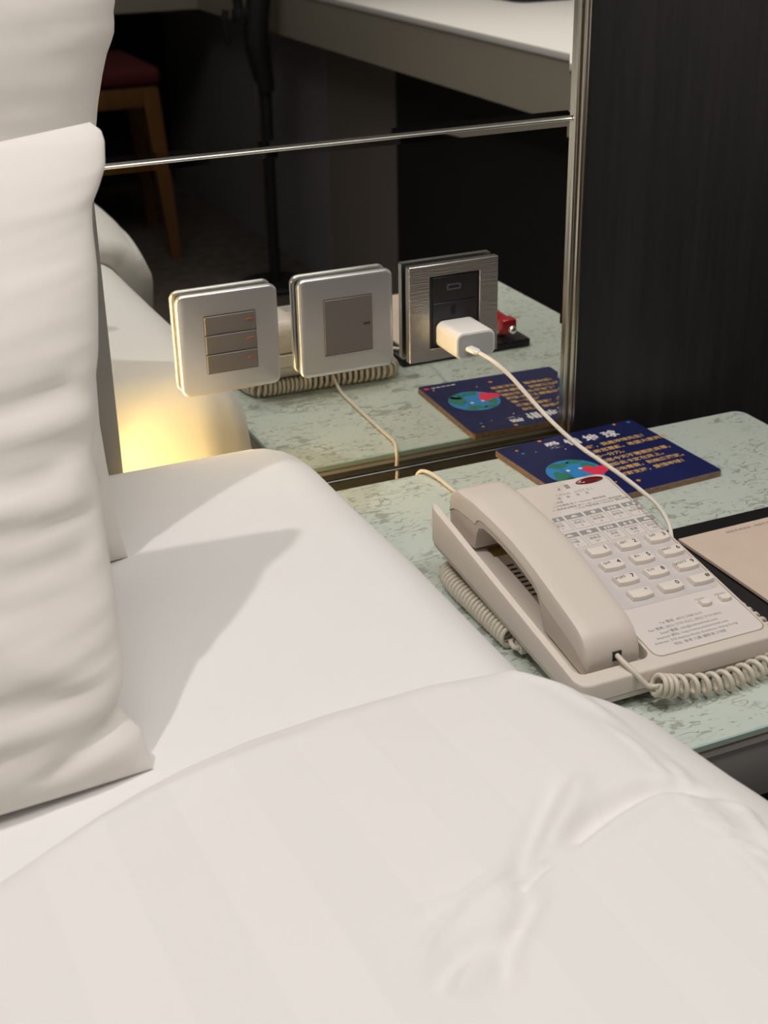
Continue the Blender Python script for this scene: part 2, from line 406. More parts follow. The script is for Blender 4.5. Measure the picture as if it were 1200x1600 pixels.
def duvet_bm():
    bm = bmesh.new()
    r = .058; cx, cz = -.143, .5465; top = .6045
    ss = []
    x = -1.80
    while x < cx - 1e-6:
        ss.append(x); x += .03 if x < -.50 else (.0035 if x < -.30 else .0021)
    ss.append(cx)
    arc = r * math.pi / 2
    S = list(ss)
    for k in range(1, 51): S.append(cx + arc * k / 50)
    for k in range(1, 21): S.append(cx + arc + .27 * k / 20)
    D = [0]; d = 0
    while d < 1.55:
        d += (0.0012 if d < .006 else .0022 if d < .30 else .0035 if d < .45 else .03); D.append(d)
    def base(s):
        if s <= cx: return Vector((s, 0, top)), Vector((0, 0, 1))
        a = (s - cx) / r
        if a <= math.pi / 2: return Vector((cx + r * math.sin(a), 0, cz + r * math.cos(a))), Vector((math.sin(a), 0, math.cos(a)))
        return Vector((cx + r, 0, cz - (s - cx - arc))), Vector((1, 0, 0))
    def ye(s):
        return interp([(-1.8, -.64), (-.60, -.61), (-.412, -.531), (-.362, -.5035), (-.338, -.493), (-.315, -.485), (-.28, -.4765), (-.237, -.471), (-.18, -.470), (-.137, -.477), (-.124, -.493), (-.09, -.512), (.1, -.56)], s)
    rows = []
    for s in S:
        b, n = base(s); y0 = ye(s); row = []
        for d in D:
            y = y0 - d
            e = min(1, d / .030)
            h = .0012 + .0225 * math.sqrt(max(0, 1 - (1 - e) ** 2)) + .012 * min(1, max(0, (d - .03) / .14))
            q = b + n * h
            h += wr(q.x, y) * min(1, e * 1.3) if s < cx + arc * .8 else 0
            h += (.0022 * noise.noise(Vector((s * 7, y * 7, 1.3))) + .0009 * noise.noise(Vector((s * 22, y * 15, 4)))) * e
            if s > cx + arc * .3: h += .017 * min(1, (s - cx - arc * .3) / (arc * .6)) * e
            if s > cx + arc * .7: h += .006 * noise.noise(Vector((y * 13, s * 4, 8))) * e
            q = b + n * h; row.append((q.x, y, q.z))
        rows.append(row)
    top_v = loft(bm, rows, False, False, closed=False)
    under = []
    for s in S:
        b, n = base(s); y0 = ye(s); q = b + n * .0006; under.append([(q.x, y0 - d, q.z) for d in D[::6] + [D[-1]]])
    und_v = loft(bm, [r_[::-1] for r_ in under], False, False, closed=False)
    bd = [e for e in bm.edges if len(e.link_faces) == 1]
    bmesh.ops.bridge_loops(bm, edges=bd)
    bmesh.ops.recalc_face_normals(bm, faces=bm.faces)
    return bm
dv = obj('duvet', duvet_bm(), DUVET, None, angle=80)
tag(dv, 'white striped satin duvet spread over the near half of the bed', 'duvet')

def pillow_bm(P0, P1, xr, T, width, wrinkle, seed, kp=5, ev=5, creases=(), droop=0):
    bm = bmesh.new(); P0 = Vector((0, *P0)); P1 = Vector((0, *P1)); ax = P1 - P0; L = ax.length; up = ax.normalized()
    nrm = Vector((0, -1, 0))          # towards the room
    NV, NA = 110, 150; rings = []
    for i in range(NV + 1):
        v = .5 - .5 * math.cos(math.pi * i / NV)
        x1 = interp(xr, v); x0 = xr[len(xr) // 2][1] - width; xc = (x0 + x1) / 2; a = (x1 - x0) / 2
        ev_t = max(0, 1 - abs(2 * v - 1) ** (ev if v < .5 else 3.5)) ** .55
        ring = []
        for k in range(NA):
            th = 2 * math.pi * k / NA
            c = math.cos(th); s = math.sin(th)
            xi = math.copysign(abs(c) ** .72, c)
            x = xc + a * xi
            w = T * ev_t * max(0, 1 - abs(xi) ** kp) ** .55 * (1 if s >= 0 else -1)
            p = P0 + up * (v * L) + nrm * w; p.x = x
            p.z -= droop * (x1 - x) * max(0, v - .5) * 2
            if s >= 0:
                edge = min(1, (x1 - x) / .012)
                d = wrinkle * interp([(0, .3), (.2, 1), (.5, 1), (.7, .45), (1, .35)], v) * (noise.noise(Vector((x * 7 + seed, v * 24 + x * 5, seed))) + .5 * noise.noise(Vector((x * 16, v * 48 - x * 9, seed + 3))))
                for (ca, cb, amp, wd) in creases:
                    dd, sd, t = seg_d((x, v * L), ca, cb)
                    d += amp * math.exp(-(dd / wd) ** 2)
                p += nrm * d * ev_t * max(0, edge)
            ring.append(p)
        rings.append(ring)
    loft(bm, rings, True, True); bmesh.ops.remove_doubles(bm, verts=bm.verts, dist=1e-5)
    return bm
FRONT = [(-0.04, -0.3258), (-0.011, -0.3247), (0.015, -0.3255), (0.06, -0.3263), (0.085, -0.3318), (0.105, -0.3345), (0.113, -0.335), (0.122, -0.3325), (0.15, -0.328), (0.18, -0.3265), (0.223, -0.3253), (0.273, -0.323), (0.335, -0.322), (0.397, -0.3203), (0.443, -0.319), (0.479, -0.3185), (0.532, -0.3124), (0.587, -0.3087), (0.633, -0.3034), (0.687, -0.2992), (0.763, -0.2937), (0.831, -0.2909), (0.866, -0.2885), (0.893, -0.2826), (0.926, -0.2764), (0.967, -0.2735), (0.985, -0.274), (1.0, -0.279)]
REAR = [(0.0, -0.276), (0.048, -0.2786), (0.09, -0.2793), (0.141, -0.28), (0.195, -0.28), (0.248, -0.2779), (0.334, -0.2733), (0.419, -0.2667), (0.495, -0.2628), (0.598, -0.2508), (0.618, -0.2485), (0.659, -0.2421), (0.687, -0.2368), (0.702, -0.2319), (0.719, -0.2303), (0.731, -0.2302), (0.747, -0.2277), (.85, -.226), (1, -.24)]
p1 = obj('pillow', pillow_bm((-.464, .6045), (-.268, .888), FRONT, .048, .72, .0040, 2.0, 5, 5,
      [((-.330, .036), (-.375, .022), -.006, .006), ((-.33, .05), (-.40, .10), .003, .010), ((-.33, .21), (-.48, .20), -.004, .008), ((-.345, .165), (-.48, .19), -.004, .007), ((-.34, .12), (-.48, .135), -.005, .007)], droop=.12), PILLOW, None, angle=80)
tag(p1, 'front white pillow leaning at the left edge, its lower corner beside the duvet edge', 'pillow', 'white bed pillows')
p2 = obj('pillow', pillow_bm((-.230, .6035), (-.110, 1.05), REAR, .052, .72, .0030, 9.0, 6, 8), PILLOW, None, angle=80)
tag(p2, 'taller white pillow behind the other, leaning on the grey headboard', 'pillow', 'white bed pillows')

# ------------------------------------------------------------------ bedside table
ns = thing('bedside_table', 'low bedside table with speckled mint glass top beside the bed', 'bedside table', (.15, -.25, 0))
NX0, NX1, NY0, NY1, NZ = -.070, .373, -.470, -.027, .52
bm = plate(rrect(NX0, NX1, NY0, NY1, .012, 6), NZ - .0048, NZ, .0008)
g = obj('glass_top', bm, [GLASS, GLASSEDGE], ns)
for p in g.data.polygons:
    if abs(p.normal.z) < .9: p.material_index = 1
obj('edge_strip', plate(rrect(NX0 + .001, NX1 - .001, NY0 + .001, NY1 - .001, .011, 6), NZ - .0068, NZ - .0050, .0002), GOLDEDGE, ns)
obj('top_board', plate(rrect(NX0 + .001, NX1 - .001, NY0 + .001, NY1 - .001, .011, 6), NZ - .0118, NZ - .0070, .0005), PALEGREY, ns)
obj('side_panel', box(NX0 + .003, NX0 + .015, NY0 + .018, NY1 - .006, .02, NZ - .0122), WHITELAM, ns)
obj('side_panel', box(NX1 - .015, NX1 - .003, NY0 + .018, NY1 - .006, .02, NZ - .0122), WHITELAM, ns)
obj('back_panel', box(NX0 + .0152, NX1 - .0152, NY1 - .016, NY1 - .004, .02, NZ - .0122), TAUPE, ns)
obj('drawer', box(NX0 + .003, NX1 - .003, NY0 + .003, NY0 + .0175, .463, NZ - .0123, bev=.001), GREYLAM, ns)
obj('shelf', box(NX0 + .016, NX1 - .016, NY0 + .03, NY1 - .018, .445, .46), BLACK, ns)
obj('inner_back', box(NX0 + .016, NX1 - .016, NY0 + .10, NY0 + .11, .02, .444), BLACK, ns)

# ------------------------------------------------------------------ switch plates and socket on the mirror
def switch_plate(x0, z0, kind, label):
    t = thing(kind, label, 'switch' if kind == 'light_switch' else 'socket', (x0 + .0425, 0, z0 + .042))
    X1, Z1 = x0 + .0845, z0 + .0845
    Mx = Matrix(((1, 0, 0, 0), (0, 0, -1, 0), (0, 1, 0, 0), (0, 0, 0, 1)))   # local (x, z, depth out of wall)
    return t, X1, Z1, Mx
def pillow_plate(x0, x1, z0, z1, r, Mx, bulge):
    """plate with softly rounded left/right shoulders"""
    bm = bmesh.new(); o = rrect(x0, x1, z0, z1, r, 6); rings = []
    for ins, h in ((.0022, .0042), (.0005, .0050), (0, .0062), (0, .0085), (.0006, .0101), (.0016, .0107), (.0035, .0110)):
        rings.append([Mx @ Vector((x, y, h)) for x, y in inset(o, ins)])
    loft(bm, rings); return bm
labels = ['left silver light switch plate with three stacked brown rockers', 'middle silver switch plate with one large grey rocker']
for idx, (x0, z0) in enumerate(((-.1708, .6195), (-.0690, .6185))):
    t, X1, Z1, Mx = switch_plate(x0, z0, 'light_switch', labels[idx])
    if idx == 1: t['group'] = 'silver switch plates on the mirror'
    else: t['group'] = 'silver switch plates on the mirror'
    obj('backing_plate', plate(rrect(x0 + .003, X1 - .003, z0 + .003, Z1 - .003, .004), 0.0002, .0041, .0003, Mx), BLACK, t)
    obj('cover_plate', pillow_plate(x0, X1, z0, Z1, .007, Mx, 0), SILVER, t, angle=50)
    ix0, ix1, iz0, iz1 = x0 + .0215, x0 + .0650, z0 + .0175, z0 + .0660
    obj('recess', plate(rrect(ix0, ix1, iz0, iz1, .001), .0105, .01115, .0001, Mx), SLOT, t)
    n = 3 if idx == 0 else 1; hh = (iz1 - iz0 - .0008) / n
    for k in range(n):
        za = iz0 + .0004 + k * hh
        bm = bmesh.new(); pts = rrect(ix0 + .0004, ix1 - .0004, za + .0002, za + hh - .0002, .0006, 3)
        tilt = .0010 if n == 3 else .0004
        zt = za + hh
        def hgt(y): return .0118 + tilt * (y - za) / hh
        loft(bm, [[Mx @ Vector((x, y, .0108)) for x, y in pts], [Mx @ Vector((x, y, hgt(y) - .0003)) for x, y in pts], [Mx @ Vector((x, y, hgt(y))) for x, y in inset(pts, .0003)]])
        rk = obj('rocker', bm, SWGREY, t)
        cz = za + hh * .60 if n == 3 else za + hh * .5
        im = ORANGE if n == 3 else SLOT
        obj('indicator', plate(rrect(ix1 - .0085, ix1 - .0025, cz - .0010, cz + .0009, .0008, 4), hgt(cz) - .0003, hgt(cz) + .0004, .0002, Mx), im, rk)
# power socket
x0, z0 = .0300, .6165
t, X1, Z1, Mx = switch_plate(x0, z0, 'power_socket', 'brushed steel power socket plate with black insert, rightmost on the mirror')
obj('backing_plate', plate(rrect(x0 + .003, X1 - .003, z0 + .003, Z1 - .003, .001), 0.0002, .0041, .0003, Mx), BLACK, t)
def frame_bm(o, i, h0, h1, Mx, bev=.0006):
    bm = bmesh.new()
    seq = [(i, h1 - .0022), (i, h1 - bev), (inset(i, -bev), h1), (inset(o, bev), h1), (o, h1 - bev), (o, h0), (i, h0), (i, h1 - .0022)]
    loft(bm, [[Mx @ Vector((x, y, h)) for x, y in pts] for pts, h in seq], False, False); return bm
io = rrect(x0, X1, z0, Z1, .0012, 3); ii = rrect(x0 + .0195, x0 + .0665, z0 + .0105, z0 + .0740, .0008, 3)
obj('frame', frame_bm(io, ii, .0042, .0110, Mx), BRUSHED, t, angle=30)
ri = rrect(x0 + .0225, x0 + .0650, z0 + .0125, z0 + .0725, .001, 3); ro = rrect(x0 + .0197, x0 + .0663, z0 + .0107, z0 + .0738, .001, 3)
obj('inner_rim', frame_bm(ro, ri, .0050, .0095, Mx, .0004), BLACK, t, angle=30)
ins = obj('insert', plate(rrect(x0 + .0226, x0 + .0649, z0 + .0126, z0 + .0500, .001, 3), .0052, .0100, .0004, Mx), SOCK, t)
usb = obj('usb_module', plate(rrect(x0 + .0226, x0 + .0649, z0 + .0504, z0 + .0724, .001, 3), .0052, .0100, .0004, Mx), SOCK, t)
bm = frame_bm(rrect(x0 + .0355, x0 + .0495, z0 + .0600, z0 + .0655, .002, 5), rrect(x0 + .0372, x0 + .0478, z0 + .0614, z0 + .0641, .0013, 5), .0098, .0104, Mx, .0002)
obj('usb_port', bm, mat('grey_port_rim', (.05, .05, .052), .4), usb)
obj('pin_slot', plate(rrect(x0 + .0395, x0 + .0440, z0 + .0385, z0 + .0470, .0018, 5), .0099, .0102, .0001, Mx), mat('slot_void', (.002, .002, .002), .9), ins)

# power adapter plugged into it
ad = thing('power_adapter', 'small white cube power adapter plugged into the steel socket', 'charger', (.0735, -.03, .6385))
bm = bmesh.new()
o = rrect(.0550, .0920, .6275, .6510, .0068, 8); rings = []
for ins_, y in ((.0012, -.0102), (0, -.0115), (0, -.0475), (.0006, -.0487), (.0018, -.0492)):
    rings.append([(x, y, z) for x, z in inset(o, ins_)])
loft(bm, rings); bmesh.ops.recalc_face_normals(bm, faces=bm.faces); obj('shell', bm, WHITEP, ad, angle=40)
bm = bmesh.new(); o2 = inset(o, .0021)
loft(bm, [[(x, -.0488, z) for x, z in o2], [(x, -.0494, z) for x, z in o2]]); bmesh.ops.recalc_face_normals(bm, faces=bm.faces); obj('port_face', bm, SHADEDF, ad, angle=40)

# charging cable
cb = thing('charging_cable', 'white charging cable arching from the power adapter to behind the phone', 'cable', (.07, -.05, .637))
path = [(.0700, -.0590, .6362), (.0728, -.0650, .6348), (.0777, -.078, .6308), (.0865, -.090, .6205), (.0985, -.110, .6013), (.1065, -.130, .5886), (.1160, -.150, .5772), (.1250, -.170, .5695), (.1320, -.188, .5635), (.1390, -.205, .5565), (.1450, -.221, .5485), (.1460, -.236, .5390), (.1400, -.250, .5330), (.1345, -.264, .5310), (.1342, -.285, .5309), (.1342, -.305, .5309)]
bm = bmesh.new(); tube(bm, smooth_path(path, .003), .0017, 10); obj('cord', bm, CORDW, cb)
bm = bmesh.new(); d = (Vector(path[0]) - Vector((.0668, -.0495, .6372))).normalized()
a = Vector((.0668, -.0495, .6372)); side = Vector((1, 0, 0)); upv = d.cross(side).normalized(); side = upv.cross(d).normalized()
rings = []
for s, k in ((0, 1), (.0085, 1), (.0098, .85), (.0112, .55), (.0118, .5)):
    pts = rrect(-.0040 * k, .0040 * k, -.0019 * max(k, .8), .0019 * max(k, .8), .0015 * k, 4)
    rings.append([a + d * s + side * px + upv * py for px, py in pts])
loft(bm, rings); bmesh.ops.recalc_face_normals(bm, faces=bm.faces); obj('connector', bm, WHITEP, cb, angle=50)

# ------------------------------------------------------------------ telephone
SL = math.atan2(.03, .21)
def zt(y): return .545 + (y + .41) / .21 * .03
PF = Matrix.Translation((0, -.41, .545)) @ Matrix.Rotation(SL, 4, 'X')     # face frame: local y runs up the slope
def ly(y): return (y + .41) / math.cos(SL)
ph = thing('telephone', 'beige hotel desk telephone with keypad on the bedside table', 'telephone', (.035, -.3, .52))
PX0, PX1, PY0, PY1 = -.0435, .1095, -.4155, -.198
OUT = rrect(PX0, PX1, PY0, PY1, .010, 8)
GR = [(-.4155, .5315), (-.39, .5335), (-.357, .5375), (-.318, .545), (-.275, .549), (-.23, .553), (-.198, .553)]
def zg(y): return interp(GR, y)
def shell_bm():
    bm = bmesh.new()
    def lift(x, y): return .006 * max(0, min(1, (y + .30) / .10)) * max(0, min(1, (-.030 - x) / .010))
    rings = [[(x, y, zg(y)) for x, y in OUT], [(x, y, zt(y) - .0016 + lift(x, y)) for x, y in OUT],
             [(x, y, zt(y) - .0004 + lift(x, y)) for x, y in inset(OUT, .0006)], [(x, y, zt(y) + lift(x, y)) for x, y in inset(OUT, .0017)]]
    loft(bm, rings); return bm
cut = bmesh.new()
cp = rrect(-.0385, .0170, -.4045, -.150, .007, 8)
loft(cut, [[(x, y, zt(y) - .0105) for x, y in cp], [(x, y, zt(y) + .05) for x, y in cp]])
shell = obj('upper_shell', shell_bm(), PHONE, ph, angle=40)
cutter = obj('cutter', cut, PHONE)
md = shell.modifiers.new('b', 'BOOLEAN'); md.operation = 'DIFFERENCE'; md.object = cutter; md.solver = 'EXACT'
me = bpy.data.meshes.new_from_object(shell.evaluated_get(bpy.context.evaluated_depsgraph_get()))
shell.modifiers.clear(); shell.data = me; bpy.data.objects.remove(cutter)
for p in me.polygons: p.use_smooth = True
try: me.set_sharp_from_angle(angle=math.radians(40))
except Exception: pass
bm = bmesh.new()
loft(bm, [[(x, y, max(.5225, zg(y) - .015)) for x, y in inset(OUT, .013)], [(x, y, max(.5235, zg(y) - .010)) for x, y in inset(OUT, .008)],
          [(x, y, max(.526, zg(y) - .005)) for x, y in inset(OUT, .0015)], [(x, y, zg(y) - .0009) for x, y in inset(OUT, .0006)]])
obj('lower_shell', bm, PHONE_D, ph, angle=50)
bm = bmesh.new(); fo = rrect(-.0290, .0955, -.402, -.226, .006, 5)
loft(bm, [[(x, y, .5202) for x, y in fo], [(x, y, max(.5228, zg(y) - .0140)) for x, y in fo]]); obj('foot_stand', bm, PHONE_D, ph, angle=40)
# faceplate overlay with rounded corners
obj('faceplate', plate(rrect(.0195, .1060, ly(-.4065), ly(-.2005), .006, 6), -.0006, .0005, .0003, PF), FACE, ph)
obj('faceplate_gap', plate(rrect(.0190, .1067, ly(-.4070), ly(-.2000), .0063, 6), -.0006, .0002, .0001, PF), mat('tan_gap', (.30, .22, .13), .6), ph)
obj('keypad_panel', plate(rrect(.0250, .1045, ly(-.3570), ly(-.2835), .005, 6), .0004, .00068, .00008, PF), PADGREY, ph)
# keys
def key_outline(w, h):
    pts = []
    n = 8
    for k in range(n + 1): t = k / n; pts.append((-w / 2 * .94 + .94 * w * t, -h / 2 - .0012 * math.sin(math.pi * t)))
    for k in range(n + 1): t = k / n; pts.append((w / 2 - w * t, h / 2 - .0002 * math.sin(math.pi * t)))
    return pts
def key_mesh(w, h, H):
    bm = bmesh.new(); o = key_outline(w, h)
    loft(bm, [[(x, y, 0) for x, y in o], [(x, y, H - .0007) for x, y in inset(o, .0003)], [(x, y, H - .0002) for x, y in inset(o, .0006)], [(x, y, H) for x, y in inset(o, .0012)]])
    bm.normal_update(); me = bpy.data.meshes.new('key'); bm.to_mesh(me); bm.free(); me.materials.append(KEYM)
    for p in me.polygons: p.use_smooth = True
    me.set_sharp_from_angle(angle=math.radians(35)); return me
KM = key_mesh(.0178, .0088, .0036); SKM = key_mesh(.0088, .0052, .0030)
letters = {'1': '', '2': 'ABC', '3': 'DEF', '4': 'GHI', '5': 'JKL', '6': 'MNO', '7': 'PQRS', '8': 'TUV', '9': 'WXYZ', '*': '', '0': '', '#': ''}
for i, ch in enumerate('123456789*0#'):
    c, r = i % 3, i // 3
    kx = .0455 + .0248 * c; ky = -.2930 - .0179 * r
    Mk = PF @ Matrix.Translation((kx, ly(ky), .0006))
    k = inst('key', KM, Mk, ph)
    bm = bmesh.new(); Mt = Mk @ Matrix.Translation((0, 0, .00366))
    text_bm(bm, ch, .0056, Mt @ Matrix.Translation((.0052, .0004, 0)), 'CENTER', bold=.00012)
    if letters[ch]: text_bm(bm, letters[ch], .0034, Mt @ Matrix.Translation((-.0040, .0012, 0)) @ Matrix.Rotation(.12, 4, 'Z'), 'CENTER')
    obj('lettering', bm, INK, k, smooth=False)
for kx, nm in ((.0825, 'FLASH'), (.0985, 'REDIAL')):
    Mk = PF @ Matrix.Translation((kx, ly(-.3700), .0005)); inst('function_button', SKM, Mk, ph)
    bm = bmesh.new(); text_bm(bm, nm, .0026, PF @ Matrix.Translation((kx - .004, ly(-.3643), .00055)), 'LEFT'); obj('lettering', bm, GREYINK, ph, smooth=False)
# message lens
bm = bmesh.new(); bmesh.ops.create_uvsphere(bm, u_segments=28, v_segments=14, radius=1)
ML = PF @ Matrix.Translation((.0905, ly(-.2065), .0008)) @ Matrix.Diagonal((.0122, .0036, .0022, 1))
bmesh.ops.transform(bm, matrix=ML, verts=bm.verts); tag(obj('message_lamp', bm, REDLENS, ph), 'dark red oval message lamp')
# printing on the faceplate
def T_(x, y, h=.00056): return PF @ Matrix.Translation((x, ly(y), h))
bm = bmesh.new()
for lx in (.0590, .0680):
    pts = [(lx, ly(-.2105)), (lx + .0040, ly(-.2105)), (lx + .0040, ly(-.2050)), (lx, ly(-.2050))]
    plate(pts, .0005, .00058, .00003, PF, bm)
obj('logo_bars', bm, GREYINK, ph, smooth=False)
bm = bmesh.new()
def spaced(bm, s, x0, x1, y, size):
    n = len(s)
    for i, ch in enumerate(s):
        if ch != ' ': text_bm(bm, ch, size, T_(x0 + (x1 - x0) * i / (n - 1), y), 'CENTER')
spaced(bm, 'NATHAN HOTEL', .0490, .0865, -.2165, .0040)
spaced(bm, '彌敦酒店', .0555, .0800, -.2208, .0032)
text_bm(bm, 'Room 房號', .0030, T_(.0420, -.2255)); 
text_bm(bm, 'Local 本地電話 按 9 + Number 電話號碼', .0029, T_(.0405, -.2298))
text_bm(bm, 'IDD 國際長途電話 按 9 + 001 + Country 國家號碼', .0029, T_(.0400, -.2338))
text_bm(bm, '+ Area 地區號碼 + Number 電話號碼', .0029, T_(.0600, -.2368))
for s, y in (('Tel 電話: (852) 2388 5141', -.3775), ('Fax 傳真: (852) 2770 4262, (852) 2710 0062', -.3822), ('Email 電郵: info@nathanhotel.com', -.3868),
             ('Internet 網址: http://www.nathanhotel.com', -.3910), ('Address: 378 Nathan Road, Kowloon, Hong Kong', -.3952), ('地址: 香港 九龍 彌敦道 378號', -.3996)):
    text_bm(bm, s, .0032, T_(.0580, y), 'CENTER')
obj('printed_lines', bm, GREYINK, ph, smooth=False)
# speed dial cells
CE = [[('Room', '客房', '9'), ('Operator', '接線生', '0'), ('Reception', '接待處 ', '8'), ('Service', '服務部', '3'), ('Room', '客房電話', '7')],
      [('Wake', '叫醒', '6'), ('Concierge', '禮賓部', '00'), ('Business', '商務', '118'), ('Restaurant', '餐廳', '170'), ('Housekeeping', '房務部', '888')]]
for r in range(2):
    for c in range(5):
        cx = .0375 + .0164 * c + .0; cy = -.2450 - .0214 * r
        if c == 0: x0c = cx - .0072
        else: x0c = cx - .0072
        x1c = cx + .0072; bm = bmesh.new()
        pts = [(x0c, ly(cy - .0027)), (x1c, ly(cy - .0027)), (x1c, ly(cy + .0027)), (x0c, ly(cy + .0027))]
        plate(pts, .0005, .00058, .00003, PF, bm)
        for (a0, a1, b0, b1) in ((x0c, x0c + .0003, cy - .0155, cy - .0029), (x1c - .0003, x1c, cy - .0155, cy - .0029), (x0c, x1c, cy - .0158, cy - .0155)):
            plate([(a0, ly(b0)), (a1, ly(b0)), (a1, ly(b1)), (a0, ly(b1))], .0005, .00057, .00003, PF, bm)
        en, zh, no = CE[r][c]
        if en:
            text_bm(bm, en, .0026, T_((x0c + x1c) / 2, cy - .0050), 'CENTER'); text_bm(bm, zh, .0033, T_((x0c + x1c) / 2, cy - .0086), 'CENTER')
            text_bm(bm, no, .0032, T_((x0c + x1c) / 2, cy - .0124), 'CENTER')
        cell = obj('speed_dial_cell', bm, GREYINK, ph, smooth=False)
        bm = bmesh.new(); xm = (x0c + x1c) / 2; rnd = random.Random(r * 5 + c)
        kind = (r * 5 + c) % 4
        if kind == 0:
            for s_ in (-.0025, .0025): plate([(xm + s_ - .0014, ly(cy - .0018)), (xm + s_ + .0014, ly(cy - .0018)), (xm + s_ + .0004, ly(cy + .0016)), (xm + s_ - .0004, ly(cy + .0016))], .00058, .00064, .00002, PF, bm)
        elif kind == 1:
            plate([(xm - .0032, ly(cy - .0014)), (xm + .0032, ly(cy - .0014)), (xm + .0012, ly(cy + .0010)), (xm - .0008, ly(cy + .0015))], .00058, .00064, .00002, PF, bm)
        elif kind == 2:
            plate([(xm + .0020 * math.cos(q * math.pi / 6), ly(cy + .0019 * math.sin(q * math.pi / 6))) for q in range(12)], .00058, .00064, .00002, PF, bm)
        else:
            for s_ in (-.0028, 0, .0026): plate([(xm + s_ - .0008, ly(cy - .0017)), (xm + s_ + .0010, ly(cy - .0015)), (xm + s_ + .0008, ly(cy + .0014 + .0003 * s_)), (xm + s_ - .0010, ly(cy + .0012))], .00058, .00064, .00002, PF, bm)
        obj('icon', bm, FACE, cell, smooth=False)
# cradle floor details
def zfl(y): return zt(y) - .0105
def floor_M(x, y): return Matrix.Translation((x, y, zfl(y))) @ Matrix.Rotation(SL, 4, 'X')
obj('brass_label', plate(rrect(-.0200, -.0090, -.0060, .0060, .0004, 2), 0, .0004, .0001, floor_M(.0015, -.2500)), GOLD, ph)
for k in range(8):
    y = -.2690 - .0052 * k
    obj('speaker_slot', plate(rrect(-.0150, -.0095, -.0010, .0010, .0009, 4), 0, .0003, .0001, floor_M(0, y)), SLOT, ph)
bm = bmesh.new(); add_box(bm, -.0306, -.0285, -.340, -.322, .5225, .5345); obj('jack_socket', bm, SLOT, ph, smooth=False)
for y in (-.3435, -.3185): obj('jack_rib', box(-.0345, -.0288, y - .0014, y + .0014, .5225, zg(y) - .0125, bev=.0004), PHONE_D, ph)
obj('jack_plug', box(-.0400, -.0307, -.3360, -.3260, .5240, .5310, bev=.0008), CORD, ph)

# handset
hs = thing('handset', 'beige telephone handset resting lengthwise in the cradle of the phone', 'handset', (-.004, -.3, .56))
ST = [(-.2040, .5800, .5660, .0030), (-.2048, .5855, .5648, .0014), (-.2075, .5905, .5638, 0), (-.2130, .5945, .5630, 0), (-.2200, .5962, .5622, 0), (-.2380, .5968, .5600, 0), (-.2440, .5968, .5600, 0),
      (-.2460, .5967, .5612, 0), (-.2475, .5966, .5660, 0), (-.2490, .5965, .5740, 0), (-.2520, .5963, .5790, 0), (-.2570, .5960, .5815, 0), (-.2700, .5952, .5815, 0), (-.2850, .5940, .5800, 0), (-.3000, .5922, .5780, 0), (-.3150, .5893, .5748, 0), (-.3280, .5862, .5712, 0),
      (-.3360, .5840, .5670, 0), (-.3400, .5830, .5600, 0), (-.3425, .5822, .5520, 0), (-.3450, .5815, .5470, 0), (-.3500, .5800, .5450, 0), (-.3620, .5765, .5430, 0), (-.3750, .5728, .5408, 0), (-.3830, .5702, .5392, 0), (-.3880, .5680, .5384, 0), (-.3925, .5648, .5378, 0), (-.3962, .5605, .5376, 0),
      (-.3985, .5560, .5378, .0006), (-.3998, .5515, .5382, .0016), (-.4000, .5495, .5390, .0028)]
def hs_ring(y, zT, zB, ins, half):
    xl, xr_ = -.0300 + ins, .0118 - ins
    c = (zT - zB); ch = min(.0050, c * .35); zs = zT - min(.0150, c * .55)
    zs = max(zs, zB + .001)
    if half == 'top':
        return [(xl, y, zs), (xl + .0006, y, zT - ch), (xl + .0018, y, zT - ch * .35), (xl + .0050, y, zT - .0002), (xl + .0100, y, zT), (xr_ - .0100, y, zT), (xr_ - .0050, y, zT - .0002), (xr_ - .0018, y, zT - ch * .35), (xr_ - .0006, y, zT - ch), (xr_, y, zs)]
    zs2 = max(zs - .0006, zB + .0004)
    return [(xl + .0004, y, zs2), (xr_ - .0004, y, zs2), (xr_ - .0010, y, max(zB + .0012, zB)), (xr_ - .0022, y, zB), (xl + .0022, y, zB), (xl + .0010, y, zB + .0012)]
bm = bmesh.new(); loft(bm, [hs_ring(*s, 'top') for s in ST]); bmesh.ops.recalc_face_normals(bm, faces=bm.faces); obj('upper_half', bm, PHONE, hs, angle=28)
bm = bmesh.new(); loft(bm, [hs_ring(*s, 'bot')[::-1] for s in ST]); bmesh.ops.recalc_face_normals(bm, faces=bm.faces); obj('lower_half', bm, PHONE_D, hs, angle=28)
obj('cord_socket', box(-.0100, -.0035, -.4004, -.3990, .5470, .5535), SLOT, hs, smooth=False)

# coiled cord all round the phone
cc = thing('coiled_cord', 'cream coiled handset cord wound round the base of the phone', 'cord', (.03, -.42, .52))
bm = bmesh.new()
def coil(bm, ctrl, R, pitch, r, start_ang=0, tail0=(), tail1=()):
    P = smooth_path(ctrl, .001); T, Nn = frames(P); pts = [Vector(p) for p in tail0]; ang = start_ang
    L = 0; per = 14; acc = 0
    total = sum((P[i + 1] - P[i]).length for i in range(len(P) - 1)); run = 0
    last = None; step_ang = 2 * math.pi / per
    for i in range(len(P) - 1):
        dl = (P[i + 1] - P[i]).length; run += dl
        pt = pitch(run / total) if callable(pitch) else pitch
        dang = 2 * math.pi * dl / pt; nsub = max(1, int(math.ceil(dang / step_ang)))
        for k in range(nsub):
            f = k / nsub; p = P[i].lerp(P[i + 1], f); a = ang + dang * f
            n = Nn[i]; b = T[i].cross(n); pts.append(p + R * (math.cos(a) * n + math.sin(a) * b))
        ang += dang
    pts += [Vector(p) for p in tail1]
    out = [pts[0]]
    for p in pts[1:]:
        if (p - out[-1]).length > .0008: out.append(p)
    tube(bm, out, r, 8)
